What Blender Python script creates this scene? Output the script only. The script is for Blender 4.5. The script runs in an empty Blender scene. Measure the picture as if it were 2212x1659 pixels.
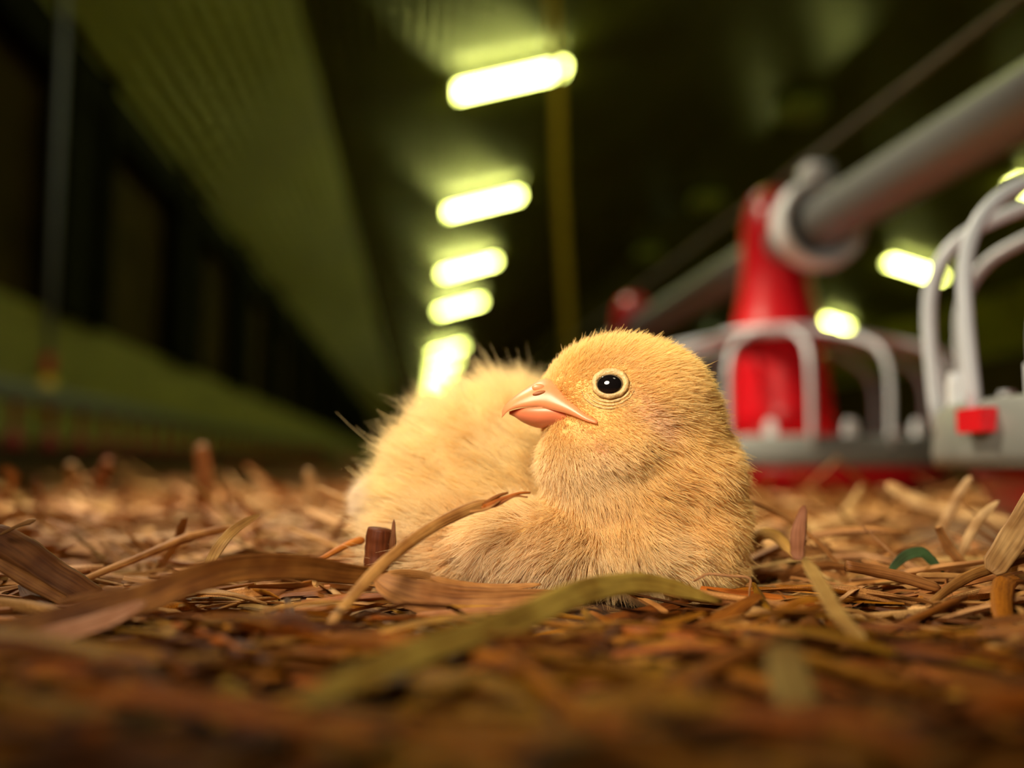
import bpy, bmesh, math, random
import numpy as np
from mathutils import Vector, Matrix, kdtree
from mathutils.noise import noise as pnoise

random.seed(7)
rng = np.random.default_rng(11)
SC = bpy.context.scene
COL = SC.collection

# ------------------------------------------------------------------ camera
FPX, CX, CY = 1916.0, 1106.0, 829.5
YAW, PITCH = math.radians(6.43), math.radians(5.09)
CAM = np.array([0.0, 0.0, 0.03])
FW = np.array([math.sin(YAW) * math.cos(PITCH), math.cos(YAW) * math.cos(PITCH), math.sin(PITCH)])
RT = np.array([math.cos(YAW), -math.sin(YAW), 0.0])
UP = np.cross(RT, FW)
cam = bpy.data.cameras.new('camera')
cam.sensor_width = 36.0
cam.lens = FPX / 2212 * 36
cam.clip_start, cam.clip_end = 0.004, 200
cam.dof.use_dof = True
cam.dof.focus_distance = 0.194
cam.dof.aperture_fstop = 5.3
co = bpy.data.objects.new('camera', cam)
co.location = CAM
co.rotation_euler = (math.pi / 2 + PITCH, 0, -YAW)
COL.objects.link(co)
SC.camera = co

# ------------------------------------------------------------------ world, lights, exposure
w = bpy.data.worlds.new('world')
SC.world = w
w.use_nodes = True
w.node_tree.nodes['Background'].inputs[0].default_value = (0.5, 0.55, 0.4, 1)
w.node_tree.nodes['Background'].inputs[1].default_value = 0.0
SC.view_settings.view_transform = 'Standard'
SC.view_settings.look = 'None'
SC.view_settings.exposure = 0.0
SC.view_settings.gamma = 1.0
SC.view_settings.use_curve_mapping = False


def area(name, loc, target, size, power, color):
    l = bpy.data.lights.new(name, 'AREA')
    l.shape = 'DISK'
    l.size = size
    l.energy = power
    l.color = color
    o = bpy.data.objects.new(name, l)
    o.location = loc
    o.rotation_euler = (Vector(target) - Vector(loc)).to_track_quat('-Z', 'Y').to_euler()
    COL.objects.link(o)
    return o


# unseen spot lights without fixtures (out of the frame)
def spot(name, loc, target, angle, radius, power, color):
    l = bpy.data.lights.new(name, 'SPOT')
    l.spot_size = math.radians(angle)
    l.spot_blend = 1.0
    l.shadow_soft_size = radius
    l.energy = power
    l.color = color
    o = bpy.data.objects.new(name, l)
    o.location = loc
    o.rotation_euler = (Vector(target) - Vector(loc)).to_track_quat('-Z', 'Y').to_euler()
    COL.objects.link(o)
    return o


KEY = spot('hand_lamp', (-0.09, -0.01, 0.168), (0.06, 0.26, 0.060), 64, 0.06, 8.8, (1.0, 0.875, 0.66))
FILL_SPOT = spot('litter_fill_spot', (-0.30, 0.80, 0.95), (0.02, 0.67, 0.0), 61, 0.06, 160.0, (1.0, 0.87, 0.62))  # added spot that brightens the litter behind the chick
FILL_SPOT2 = spot('feeder_fill_spot', (0.0, 1.75, 1.5), (0.32, 1.45, 0.1), 60, 0.06, 60.0, (1.0, 0.87, 0.62))  # added spot that lifts the far feeder hood
DRINK = spot('drinker_fill_spot', (0.3, 0.9, 2.6), (-0.9, 2.4, 0.1), 44, 0.15, 60.0, (1.0, 0.95, 0.70))  # added spot that brightens the drinker line and cord adjuster
FILL = area('fill_light', (0.75, -0.9, 2.7), (0.2, 0.6, 0.0), 0.6, 5.0, (1.0, 0.88, 0.56))  # added fill from behind for surfaces facing the camera
TUBE_COLOR, TUBE_POWER = (1.0, 1.06, 0.25), 26.0

cy = SC.cycles
cy.max_bounces = 8
cy.diffuse_bounces = 5
cy.glossy_bounces = 3
cy.transmission_bounces = 6
cy.transparent_max_bounces = 8
cy.sample_clamp_indirect = 4.0
cy.caustics_reflective = False
cy.caustics_refractive = False
cy.use_denoising = True


def P(x, y, d):
    """point of the place seen at photo pixel x, y and lying d metres ahead"""
    return CAM + FW * d + RT * ((x - CX) / FPX * d) + UP * ((CY - y) / FPX * d)


def on_plane(x, y, axis, value):
    r = FW + RT * ((x - CX) / FPX) + UP * ((CY - y) / FPX)
    return CAM + r * ((value - CAM[axis]) / r[axis])


# ------------------------------------------------------------------ materials
def mat(name):
    m = bpy.data.materials.new(name)
    m.use_nodes = True
    nt = m.node_tree
    b = nt.nodes['Principled BSDF']
    return m, nt, b


def link(nt, a, b):
    nt.links.new(a, b)


def node(nt, kind, **kw):
    n = nt.nodes.new(kind)
    for k, v in kw.items():
        setattr(n, k, v)
    return n


def ramp(nt, stops):
    r = node(nt, 'ShaderNodeValToRGB')
    e = r.color_ramp.elements
    while len(e) < len(stops):
        e.new(0.5)
    for i, (p, c) in enumerate(stops):
        e[i].position = p
        e[i].color = (*c, 1)
    return r


def plain(name, color, rough=0.5, scale=60.0, amount=0.25, bump=0.0, metallic=0.0, coord='Object', stretch=(1, 1, 1), spec=0.5, detail=4):
    m, nt, b = mat(name)
    tc = node(nt, 'ShaderNodeTexCoord')
    mp = node(nt, 'ShaderNodeMapping')
    mp.inputs['Scale'].default_value = stretch
    link(nt, tc.outputs[coord], mp.inputs[0])
    nz = node(nt, 'ShaderNodeTexNoise')
    nz.inputs['Scale'].default_value = scale
    nz.inputs['Detail'].default_value = detail
    link(nt, mp.outputs[0], nz.inputs[0])
    lo = tuple(c * (1 - amount) for c in color)
    hi = tuple(min(1, c * (1 + amount)) for c in color)
    r = ramp(nt, [(0.3, lo), (0.7, hi)])
    link(nt, nz.outputs[0], r.inputs[0])
    link(nt, r.outputs[0], b.inputs['Base Color'])
    b.inputs['Roughness'].default_value = rough
    b.inputs['Metallic'].default_value = metallic
    b.inputs['Specular IOR Level'].default_value = spec
    if bump:
        bp = node(nt, 'ShaderNodeBump')
        bp.inputs['Strength'].default_value = bump
        bp.inputs['Distance'].default_value = 0.002
        link(nt, nz.outputs[0], bp.inputs['Height'])
        link(nt, bp.outputs[0], b.inputs['Normal'])
    return m


def straw_material(name, source):
    """source 'object': the object's own colour; 'mesh': a colour attribute"""
    m, nt, b = mat(name)
    uv = node(nt, 'ShaderNodeUVMap')
    uv.uv_map = 'UVMap'
    mp = node(nt, 'ShaderNodeMapping')
    mp.inputs['Scale'].default_value = (22, 1.6, 1)
    link(nt, uv.outputs[0], mp.inputs[0])
    nz = node(nt, 'ShaderNodeTexNoise')
    nz.inputs['Scale'].default_value = 1.0
    nz.inputs['Detail'].default_value = 3
    link(nt, mp.outputs[0], nz.inputs[0])
    r = ramp(nt, [(0.25, (0.42, 0.32, 0.22)), (0.5, (0.9, 0.80, 0.64)), (0.75, (1.25, 1.12, 0.88))])
    link(nt, nz.outputs[0], r.inputs[0])
    tc = node(nt, 'ShaderNodeTexCoord')
    n2 = node(nt, 'ShaderNodeTexNoise')
    n2.inputs['Scale'].default_value = 140
    link(nt, tc.outputs['Object'], n2.inputs[0])
    r2 = ramp(nt, [(0.35, (0.6, 0.5, 0.4)), (0.6, (1, 1, 1))])
    link(nt, n2.outputs[0], r2.inputs[0])
    mx0 = node(nt, 'ShaderNodeMixRGB', blend_type='MULTIPLY')
    mx0.inputs[0].default_value = 1.0
    link(nt, r.outputs[0], mx0.inputs[1])
    link(nt, r2.outputs[0], mx0.inputs[2])
    mx = node(nt, 'ShaderNodeMixRGB', blend_type='MULTIPLY')
    mx.inputs[0].default_value = 1.0
    link(nt, mx0.outputs[0], mx.inputs[1])
    if source == 'object':
        oi = node(nt, 'ShaderNodeObjectInfo')
        link(nt, oi.outputs['Color'], mx.inputs[2])
    else:
        at = node(nt, 'ShaderNodeAttribute')
        at.attribute_name = 'tint'
        link(nt, at.outputs['Color'], mx.inputs[2])
    link(nt, mx.outputs[0], b.inputs['Base Color'])
    b.inputs['Roughness'].default_value = 0.55
    b.inputs['Specular IOR Level'].default_value = 0.2
    bp = node(nt, 'ShaderNodeBump')
    bp.inputs['Strength'].default_value = 0.5
    bp.inputs['Distance'].default_value = 0.0004
    link(nt, nz.outputs[0], bp.inputs['Height'])
    link(nt, bp.outputs[0], b.inputs['Normal'])
    tr = node(nt, 'ShaderNodeBsdfTranslucent')
    link(nt, mx.outputs[0], tr.inputs[0])
    ms = node(nt, 'ShaderNodeMixShader')
    ms.inputs[0].default_value = 0.18
    link(nt, b.outputs[0], ms.inputs[1])
    link(nt, tr.outputs[0], ms.inputs[2])
    link(nt, ms.outputs[0], nt.nodes['Material Output'].inputs[0])
    return m


M = {}
M['straw'] = straw_material('straw', 'object')
M['straw_mass'] = straw_material('straw_mass', 'mesh')
M['red'] = plain('red_plastic', (0.54, 0.005, 0.012), 0.3, 30, 0.12, spec=0.5)
M['grey_plastic'] = plain('grey_plastic', (0.46, 0.48, 0.52), 0.42, 40, 0.1)
M['white_plastic'] = plain('white_plastic', (0.70, 0.73, 0.78), 0.4, 40, 0.08)
M['dark_red'] = plain('dark_red_plastic', (0.34, 0.006, 0.018), 0.5, 30, 0.12)
M['bar'] = plain('pale_grey_plastic', (0.50, 0.53, 0.58), 0.4, 40, 0.08)
M['rim'] = plain('dull_grey_plastic', (0.15, 0.155, 0.145), 0.45, 40, 0.12)
M['pipe'] = plain('galvanised_pipe', (0.20, 0.21, 0.21), 0.45, 25, 0.18, metallic=0.35, stretch=(1, 0.1, 1))
M['wire'] = plain('steel_wire', (0.22, 0.22, 0.18), 0.5, 80, 0.2, metallic=0.3)
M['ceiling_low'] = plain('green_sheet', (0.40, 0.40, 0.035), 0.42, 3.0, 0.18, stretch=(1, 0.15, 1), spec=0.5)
M['ceiling'] = plain('shaded_sheet', (0.17, 0.175, 0.030), 0.27, 3.0, 0.18, stretch=(1, 0.15, 1), spec=0.5)  # shade of the dim central ceiling put into the sheet's colour
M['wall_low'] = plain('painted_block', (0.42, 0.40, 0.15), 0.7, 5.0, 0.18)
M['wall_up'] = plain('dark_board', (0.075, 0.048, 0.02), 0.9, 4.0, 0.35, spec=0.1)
M['dark_gap'] = plain('gap_black', (0.010, 0.009, 0.006), 0.9, 20, 0.3, spec=0.1)
M['kick'] = plain('brown_kickboard', (0.06, 0.018, 0.008), 0.8, 9, 0.35)
M['lamp_body'] = plain('lamp_housing', (0.5, 0.5, 0.34), 0.5, 20, 0.05)
M['yellow'] = plain('yellow_plastic', (0.92, 0.62, 0.015), 0.4, 40, 0.1)
M['rope'] = plain('ochre_rope', (0.75, 0.48, 0.06), 0.8, 200, 0.3)
M['tube_grey'] = plain('grey_tube', (0.26, 0.30, 0.28), 0.5, 60, 0.15)
M['vent'] = plain('vent_plastic', (0.62, 0.70, 0.22), 0.6, 12, 0.12)

m, nt, b = mat('fluorescent_tube')
b.inputs['Base Color'].default_value = (0.9, 0.9, 0.8, 1)
b.inputs['Emission Color'].default_value = (*TUBE_COLOR, 1)
b.inputs['Emission Strength'].default_value = TUBE_POWER
M['tube'] = m


def litter_material():
    m, nt, b = mat('litter')
    tc = node(nt, 'ShaderNodeTexCoord')
    n1 = node(nt, 'ShaderNodeTexNoise')
    n1.inputs['Scale'].default_value = 160
    n1.inputs['Detail'].default_value = 6
    n1.inputs['Distortion'].default_value = 1.5
    link(nt, tc.outputs['Object'], n1.inputs[0])
    r1 = ramp(nt, [(0.3, (0.022, 0.008, 0.002)), (0.5, (0.16, 0.065, 0.014)), (0.68, (0.46, 0.26, 0.08))])
    link(nt, n1.outputs[0], r1.inputs[0])
    n2 = node(nt, 'ShaderNodeTexNoise')
    n2.inputs['Scale'].default_value = 9
    n2.inputs['Detail'].default_value = 3
    link(nt, tc.outputs['Object'], n2.inputs[0])
    r2 = ramp(nt, [(0.3, (0.55, 0.5, 0.42)), (0.65, (1.0, 1.0, 0.95))])
    link(nt, n2.outputs[0], r2.inputs[0])
    mx = node(nt, 'ShaderNodeMixRGB', blend_type='MULTIPLY')
    mx.inputs[0].default_value = 1
    link(nt, r1.outputs[0], mx.inputs[1])
    link(nt, r2.outputs[0], mx.inputs[2])
    link(nt, mx.outputs[0], b.inputs['Base Color'])
    b.inputs['Roughness'].default_value = 0.85
    bp = node(nt, 'ShaderNodeBump')
    bp.inputs['Strength'].default_value = 0.8
    bp.inputs['Distance'].default_value = 0.002
    link(nt, n1.outputs[0], bp.inputs['Height'])
    link(nt, bp.outputs[0], b.inputs['Normal'])
    return m


M['litter'] = litter_material()


# ------------------------------------------------------------------ mesh helpers
class MB:
    """collects vertices, faces and uv coordinates for ONE mesh object"""

    def __init__(self):
        self.v, self.f, self.uv, self.tint = [], [], [], []

    def add(self, v, f, uv=None, tint=None):
        o = len(self.v)
        self.v.extend([tuple(p) for p in v])
        self.f.extend([tuple(i + o for i in q) for q in f])
        self.uv.extend(uv if uv is not None else [(0.0, 0.0)] * len(v))
        self.tint.extend([tint or (1, 1, 1)] * len(v))

    def box(self, c, s, rot=None):
        v = [Vector((sx * s[0] / 2, sy * s[1] / 2, sz * s[2] / 2)) for sx in (-1, 1) for sy in (-1, 1) for sz in (-1, 1)]
        if rot is not None:
            v = [rot @ p for p in v]
        v = [p + Vector(c) for p in v]
        self.add(v, [(0, 1, 3, 2), (4, 6, 7, 5), (0, 4, 5, 1), (2, 3, 7, 6), (0, 2, 6, 4), (1, 5, 7, 3)])

    def lathe(self, prof, n=40, centre=(0, 0, 0), closed=False):
        v, f = [], []
        for (r, z) in prof:
            for i in range(n):
                a = 2 * math.pi * i / n
                v.append((centre[0] + r * math.cos(a), centre[1] + r * math.sin(a), centre[2] + z))
        k = len(prof)
        for j in range(k if closed else k - 1):
            j2 = (j + 1) % k
            for i in range(n):
                i2 = (i + 1) % n
                f.append((j * n + i, j * n + i2, j2 * n + i2, j2 * n + i))
        self.add(v, f)

    def tube(self, pts, rad, n=12, cap=True, flat=1.0, ref=(0, 0, 1), tint=None):
        v, f, uv = sweep(pts, rad, n, cap, flat, ref)
        self.add(v, f, uv, tint)

    def mesh(self, name, material, smooth=True):
        me = bpy.data.meshes.new(name)
        me.from_pydata(self.v, [], self.f)
        if material is not None:
            me.materials.append(material)
        if smooth:
            me.polygons.foreach_set('use_smooth', [True] * len(me.polygons))
        uvl = me.uv_layers.new(name='UVMap')
        li = np.zeros(len(me.loops), dtype=np.int32)
        me.loops.foreach_get('vertex_index', li)
        uvl.data.foreach_set('uv', np.array(self.uv, dtype=np.float32)[li].ravel())
        me.update()
        return me

    def build(self, name, material, parent=None, smooth=True, tint=False, loc=None):
        me = self.mesh(name, material, smooth)
        if tint:
            a = me.attributes.new('tint', 'FLOAT_COLOR', 'POINT')
            t = np.ones((len(self.v), 4), dtype=np.float32)
            t[:, :3] = np.array(self.tint, dtype=np.float32)
            a.data.foreach_set('color', t.ravel())
        o = bpy.data.objects.new(name, me)
        if loc is not None:
            o.location = loc
        COL.objects.link(o)
        if parent is not None:
            o.parent = parent
        return o


def sweep(pts, rad, n=12, cap=True, flat=1.0, ref=(0, 0, 1), twist=0.0, curl=0.0):
    """tube (flat < 1: a flattened ribbon-like stem) along pts; curl > 0 folds the section into a gutter"""
    pts = [Vector(p) for p in pts]
    k = len(pts)
    rads = rad if hasattr(rad, '__len__') else [rad] * k
    v, f, uv = [], [], []
    L = 0.0
    ref = Vector(ref)
    for j in range(k):
        t = (pts[min(j + 1, k - 1)] - pts[max(j - 1, 0)])
        if t.length < 1e-9:
            t = Vector((1, 0, 0))
        t.normalize()
        a = ref.cross(t)
        if a.length < 1e-3:
            a = Vector((1, 0, 0)).cross(t)
        a.normalize()
        b = t.cross(a)
        if twist:
            q = Matrix.Rotation(twist * j / (k - 1), 3, t)
            a, b = q @ a, q @ b
        if j:
            L += (pts[j] - pts[j - 1]).length
        for i in range(n):
            an = 2 * math.pi * i / n
            x, y = math.cos(an), math.sin(an) * flat
            if curl:
                y += curl * (x * x - 0.4)
            p = pts[j] + a * (x * rads[j]) + b * (y * rads[j])
            v.append(p)
            uv.append((abs(i / n * 2 - 1) * rads[j] * 2 / 0.002 * 0.12 if False else i / n, L / 0.02))
    for j in range(k - 1):
        for i in range(n):
            i2 = (i + 1) % n
            f.append((j * n + i, j * n + i2, (j + 1) * n + i2, (j + 1) * n + i))
    if cap:
        f.append(tuple(reversed(range(n))))
        f.append(tuple((k - 1) * n + i for i in range(n)))
    return v, f, uv


def smooth_path(pts, per=5):
    """Catmull-Rom through pts"""
    p = [np.array(q, float) for q in pts]
    p = [2 * p[0] - p[1]] + p + [2 * p[-1] - p[-2]]
    out = []
    for i in range(1, len(p) - 2):
        for s in range(per):
            t = s / per
            out.append(0.5 * (2 * p[i] + (p[i + 1] - p[i - 1]) * t + (2 * p[i - 1] - 5 * p[i] + 4 * p[i + 1] - p[i + 2]) * t * t
                              + (3 * p[i] - p[i - 1] - 3 * p[i + 1] + p[i + 2]) * t ** 3))
    out.append(p[-2])
    return out


def tag(o, label=None, cat=None, group=None, kind=None):
    for k, x in (('label', label), ('category', cat), ('group', group), ('kind', kind)):
        if x:
            o[k] = x
    return o


def empty(name, loc=(0, 0, 0)):
    o = bpy.data.objects.new(name, None)
    o.empty_display_size = 0.02
    o.location = loc
    COL.objects.link(o)
    return o


def copy_tree(o, parent=None):
    c = o.copy()
    COL.objects.link(c)
    if parent is not None:
        c.parent = parent
    for ch in list(o.children):
        copy_tree(ch, c)
    return c


# ------------------------------------------------------------------ the setting: the poultry house
XL, XR, YF, YB = -1.64, 10.84, -3.0, 62.0
PROFILE = [(XL, 2.03), (-0.725, 2.93), (4.6, 4.42), (9.925, 2.93), (XR, 2.03)]


def ceil_z(x):
    for (a, za), (b, zb) in zip(PROFILE, PROFILE[1:]):
        if a <= x <= b:
            return za + (zb - za) * (x - a) / (b - a)
    return 2.0


# floor: litter bed, finely divided close to the camera
def hgt(x, y):
    r = math.hypot(x, y)
    a = 0.0035 * pnoise(Vector((x * 40, y * 40, 0.3))) + 0.0018 * pnoise(Vector((x * 120, y * 120, 2.3)))
    bb = 0.012 * pnoise(Vector((x * 5, y * 5, 7.1))) * min(1, max(0, (r - 0.35) / 0.5))
    return a * min(1.0, 0.6 / max(r, 0.01) + 0.4) + bb - 0.003


fl = MB()
rs = list(np.geomspace(0.03, 70, 150))
na = 130
v, f = [], []
A0, A1 = math.radians(-75), math.radians(75)
for r in rs:
    for i in range(na + 1):
        a = A0 + (A1 - A0) * i / na
        x, y = r * math.sin(a + YAW), r * math.cos(a + YAW)
        xx, yy = min(max(x, XL), XR), min(y, YB)
        v.append((xx, yy, hgt(xx, yy)))
for j in range(len(rs) - 1):
    for i in range(na):
        q = j * (na + 1) + i
        f.append((q, q + na + 1, q + na + 2, q + 1))
fl.add(v, f)
o = fl.build('floor', M['litter'])
o['kind'] = 'structure'
sub = MB()
sub.box(((XL + XR) / 2, (YF + YB) / 2, -0.075), (XR - XL, YB - YF, 0.1))
o = sub.build('floor_slab', M['litter'], smooth=False)
o['kind'] = 'structure'

# ceiling of corrugated sheets, ribs along the house
v, f = [], []
ys = [YF, 4, 12, 25, 45, YB]
cols = []
for (a, za), (bx, zb) in zip(PROFILE, PROFILE[1:]):
    L = math.hypot(bx - a, zb - za)
    nx, nz = -(zb - za) / L, (bx - a) / L
    n = int(L / 0.0125)
    for i in range(n):
        s = i / n
        ph = (s * L / 0.1) % 1.0
        h = 0.012 * (0 if ph < 0.3 else (ph - 0.3) / 0.2 if ph < 0.5 else 1 if ph < 0.8 else (1 - ph) / 0.2)
        cols.append((a + (bx - a) * s + nx * h, za + (zb - za) * s + nz * h))
cols.append(PROFILE[-1])
for (x, z) in cols:
    for y in ys:
        v.append((x, y, z))
ny = len(ys)
for i in range(len(cols) - 1):
    for j in range(ny - 1):
        f.append((i * ny + j, i * ny + j + 1, (i + 1) * ny + j + 1, (i + 1) * ny + j))
c = MB()
c.add(v, f)
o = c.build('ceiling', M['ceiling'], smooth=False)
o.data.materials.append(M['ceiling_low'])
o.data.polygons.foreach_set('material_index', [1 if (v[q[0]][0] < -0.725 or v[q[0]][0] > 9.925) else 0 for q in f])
o['kind'] = 'structure'

# walls: pale block below, dark boards above with black slabs painted as dark openings and eave shade, brown kickboard at the foot
BAND = 0.69
wl = MB()
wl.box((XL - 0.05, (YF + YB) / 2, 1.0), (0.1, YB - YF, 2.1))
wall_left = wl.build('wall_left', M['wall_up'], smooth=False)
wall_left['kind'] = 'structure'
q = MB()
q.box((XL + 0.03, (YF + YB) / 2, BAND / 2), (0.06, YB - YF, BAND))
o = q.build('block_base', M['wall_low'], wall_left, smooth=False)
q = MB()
q.box((XL + 0.075, (YF + YB) / 2, 0.05), (0.03, YB - YF, 0.14))
o = q.build('trim_left', M['kick'], smooth=False)
o['kind'] = 'structure'
dark_gap = None
for k in range(16):
    y = 2.35 + 1.95 * k
    q = MB()
    q.box((0, 0, 0), (0.07, 0.62, 1.30))
    q.box((0.05, -0.26, 0), (0.05, 0.10, 1.30))
    q.box((0.05, 0.26, 0), (0.05, 0.10, 1.30))
    q.box((0.02, 0, 0.50), (0.07, 1.94, 0.22))  # black strip painting the dark beneath the eave
    if dark_gap is None:
        dark_gap = q.mesh('dark_gap', M['dark_gap'], False)
    o = bpy.data.objects.new('dark_gap', dark_gap)
    o.location = (XL + 0.056, y, BAND + 0.65)
    o.parent = wall_left
    COL.objects.link(o)
wr = MB()
wr.box((XR + 0.05, (YF + YB) / 2, 1.0), (0.1, YB - YF, 2.1))
o = wr.build('wall_right', M['wall_up'], smooth=False)
o['kind'] = 'structure'
for nm, y in (('wall_back', YB + 0.05), ('wall_front', YF - 0.05)):
    q = MB()
    n = len(PROFILE)
    v = [(x, y - 0.05, z) for x, z in PROFILE] + [(XR, y - 0.05, -0.1), (XL, y - 0.05, -0.1)]
    v += [(x, yy + 0.1, z) for x, yy, z in v]
    kk = n + 2
    f = [tuple(range(kk)), tuple(reversed(range(kk, 2 * kk)))] + [(i, i + kk, (i + 1) % kk + kk, (i + 1) % kk) for i in range(kk)]
    q.add(v, f)
    o = q.build(nm, M['wall_up'], smooth=False)
    o['kind'] = 'structure'


# ------------------------------------------------------------------ fluorescent ceiling lights
def lamp(loc, slope, length=0.96):
    root = empty('ceiling_light', loc)
    root.rotation_euler = (0, -slope, 0)
    q = MB()
    q.box((0, 0, 0.055), (length, 0.2, 0.03))
    q.box((-length * 0.35, 0, 0.085), (0.03, 0.05, 0.04))
    q.box((length * 0.35, 0, 0.085), (0.03, 0.05, 0.04))
    q.build('housing', M['lamp_body'], root, smooth=False)
    for s in (-1, 1):
        t = MB()
        t.tube([(-length / 2 + 0.01, s * 0.07, 0.014), (length / 2 - 0.01, s * 0.07, 0.014)], 0.026, 12)
        t.build('tube', M['tube'], root)
    for s in (-1, 1):
        t = MB()
        t.box((s * length / 2, 0, 0.026), (0.02, 0.18, 0.06))
        t.build('end_cap', M['lamp_body'], root, smooth=False)
    return root


ORD = ['nearest and largest', 'second', 'third', 'fourth']
proto = None
SL = math.atan(0.28)
LEFT = [(1105, 165), (1045, 438), (1013, 578), (994, 664)]
for i, (px, py) in enumerate(LEFT):
    p = on_plane(px, py, 2, 3.30)
    p[2] = ceil_z(p[0]) - 0.105 / math.cos(SL)
    if proto is None:
        proto = lamp(p, SL)
        o = proto
    else:
        o = copy_tree(proto)
        o.location = p
    tag(o, '%s lit fluorescent light of the row on the ceiling above the chick' % ORD[i], 'ceiling light', 'fluorescent lights of the left row')
y = 25.9
while y < 61:
    x = 1.03 + (y - 25.9) * 0.008
    o = copy_tree(proto)
    o.location = (x, y, ceil_z(x) - 0.105 / math.cos(SL))
    tag(o, 'far fluorescent light merging into the white column above the back of the chick', 'ceiling light', 'far fluorescent lights in one white column')
    y += 3.73
RIGHT = [(2262, 430, 'fluorescent light at the frame edge, above the grill of the nearest feeder'),
         (1975, 575, 'lit fluorescent light between the feed pipe and the nearest feeder'),
         (1803, 672, 'short lit fluorescent light just beside the red feeder cone')]
for i, (px, py, lb) in enumerate(RIGHT):
    p = on_plane(px, py, 2, 3.33)
    p[2] = ceil_z(p[0]) - 0.105 / math.cos(SL)
    o = copy_tree(proto)
    o.location = p
    o.rotation_euler = (0, SL, 0)
    if i == 2:
        o.scale = (0.6, 1, 1)
    tag(o, lb, 'ceiling light', 'fluorescent lights of the right row')
# the rows go on over and behind the camera, out of the frame
for x, y, side, lb in ((0.80, 3.49, 1, 'first fluorescent light of the left row over the camera, above the frame'),
                       (8.2, 6.3, -1, 'fluorescent light of the right row beyond the frame edge'), (8.2, 2.6, -1, 'fluorescent light of the right row level with the camera')):
    o = copy_tree(proto)
    o.location = (x, y, ceil_z(x) - 0.105 / math.cos(SL))
    o.rotation_euler = (0, -SL * side, 0)
    tag(o, lb, 'ceiling light', 'fluorescent lights out of the frame')
p = on_plane(1525, 745, 2, 3.25)
bulb = empty('bulb', p)
q = MB()
q.lathe([(0.001, -0.11), (0.05, -0.1), (0.085, -0.04), (0.08, 0.02), (0.05, 0.07), (0.03, 0.1), (0.001, 0.1)], 20)
m, nt, b = mat('dim_bulb')
b.inputs['Emission Color'].default_value = (0.8, 0.95, 0.35, 1)
b.inputs['Emission Strength'].default_value = 1.6
q.build('glass', m, bulb)
q = MB()
q.tube([(0, 0, 0.09), (0, 0, ceil_z(p[0]) - p[2])], 0.02, 8)
q.build('cord', M['wire'], bulb)
tag(bulb, 'small dim round bulb hanging far off between the chick head and the red cone', 'bulb')

# ridge vent shafts
for i, (px, py, lb) in enumerate([(1730, 250, 'largest pale square vent shaft hanging below the roof ridge'),
                                  (1525, 445, 'second vent shaft along the ridge, mid sized and dim green'),
                                  (1400, 555, 'third vent shaft along the ridge, small and dim green')]):
    zz = 4.2
    p = on_plane(px, py, 2, zz)
    s = 0.42
    root = empty('vent_shaft', (p[0], p[1], zz))
    q = MB()
    z1 = ceil_z(p[0] + s / 2) - zz + 0.02
    for (dx, dy, sx, sy) in ((-s / 2, 0, 0.02, s), (s / 2, 0, 0.02, s), (0, -s / 2, s, 0.02), (0, s / 2, s, 0.02)):
        q.box((dx, dy, z1 / 2), (sx, sy, z1))
    q.build('duct', M['vent'], root, smooth=False)
    q = MB()
    q.box((0, 0, 0.02), (s - 0.03, s - 0.03, 0.02))
    q.build('damper', M['vent'], root, smooth=False)
    tag(root, lb, 'vent')

# ------------------------------------------------------------------ the feed line on the right
PX, PZ, PR = 0.370, 0.249, 0.0225
FEED_Y = [0.272, 0.86, 1.455]
pipe = empty('feed_pipe', (PX, 0, 0))
q = MB()
q.tube([(0, -1.2 + 0.3 * i, PZ) for i in range(40)], PR, 28)
q.build('pipe', M['pipe'], pipe)
tag(pipe, 'grey metal feed pipe running along above the red pan feeders', 'pipe')


def clamp(y):
    """flared coupling collar with a lug on top"""
    q = MB()
    prof = [(PR, 0.016), (0.033, 0.014), (0.0335, -0.012), (0.038, -0.015), (0.042, -0.010), (0.043, 0.0), (0.041, 0.010), (0.036, 0.018), (PR, 0.018)]
    n = 40
    v, f = [], []
    for (r, z) in prof:
        for i in range(n):
            a = 2 * math.pi * i / n
            v.append((r * math.cos(a), y + z, PZ + r * math.sin(a)))
    for j in range(len(prof) - 1):
        for i in range(n):
            i2 = (i + 1) % n
            f.append((j * n + i, j * n + i2, (j + 1) * n + i2, (j + 1) * n + i))
    q.add(v, f)
    q.box((0, y, PZ + 0.0475), (0.024, 0.024, 0.016))
    return q


for y in (0.765,):
    o = clamp(y).build('collar', M['white_plastic'], pipe)
    o['label'] = 'white plastic coupling collar with a lug on top'
q = MB()
q.tube([(PX, -1.2 + 0.6 * i, 0.3165) for i in range(20)], 0.0028, 10)
o = q.build('wire', M['wire'])
tag(o, 'thin taut wire stretched above the grey feed pipe', 'wire')


def rim_angle(y0, px, r=0.171, z=0.08):
    """the angle round a feeder's rim whose camera side shows at photo column px"""
    def col(a):
        q = np.array([PX + r * math.cos(a), y0 + r * math.sin(a), z]) - CAM
        return CX + FPX * (q @ RT) / (q @ FW)
    return min((math.radians(k * 0.5) for k in range(300, 580)), key=lambda a: abs(col(a) - px))


NS = 16
TURN = rim_angle(FEED_Y[1], 1752)
TURN_NEAR = rim_angle(FEED_Y[0], 2086)
CLIP = rim_angle(FEED_Y[0], 2110, 0.173, 0.045) - TURN_NEAR


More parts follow.
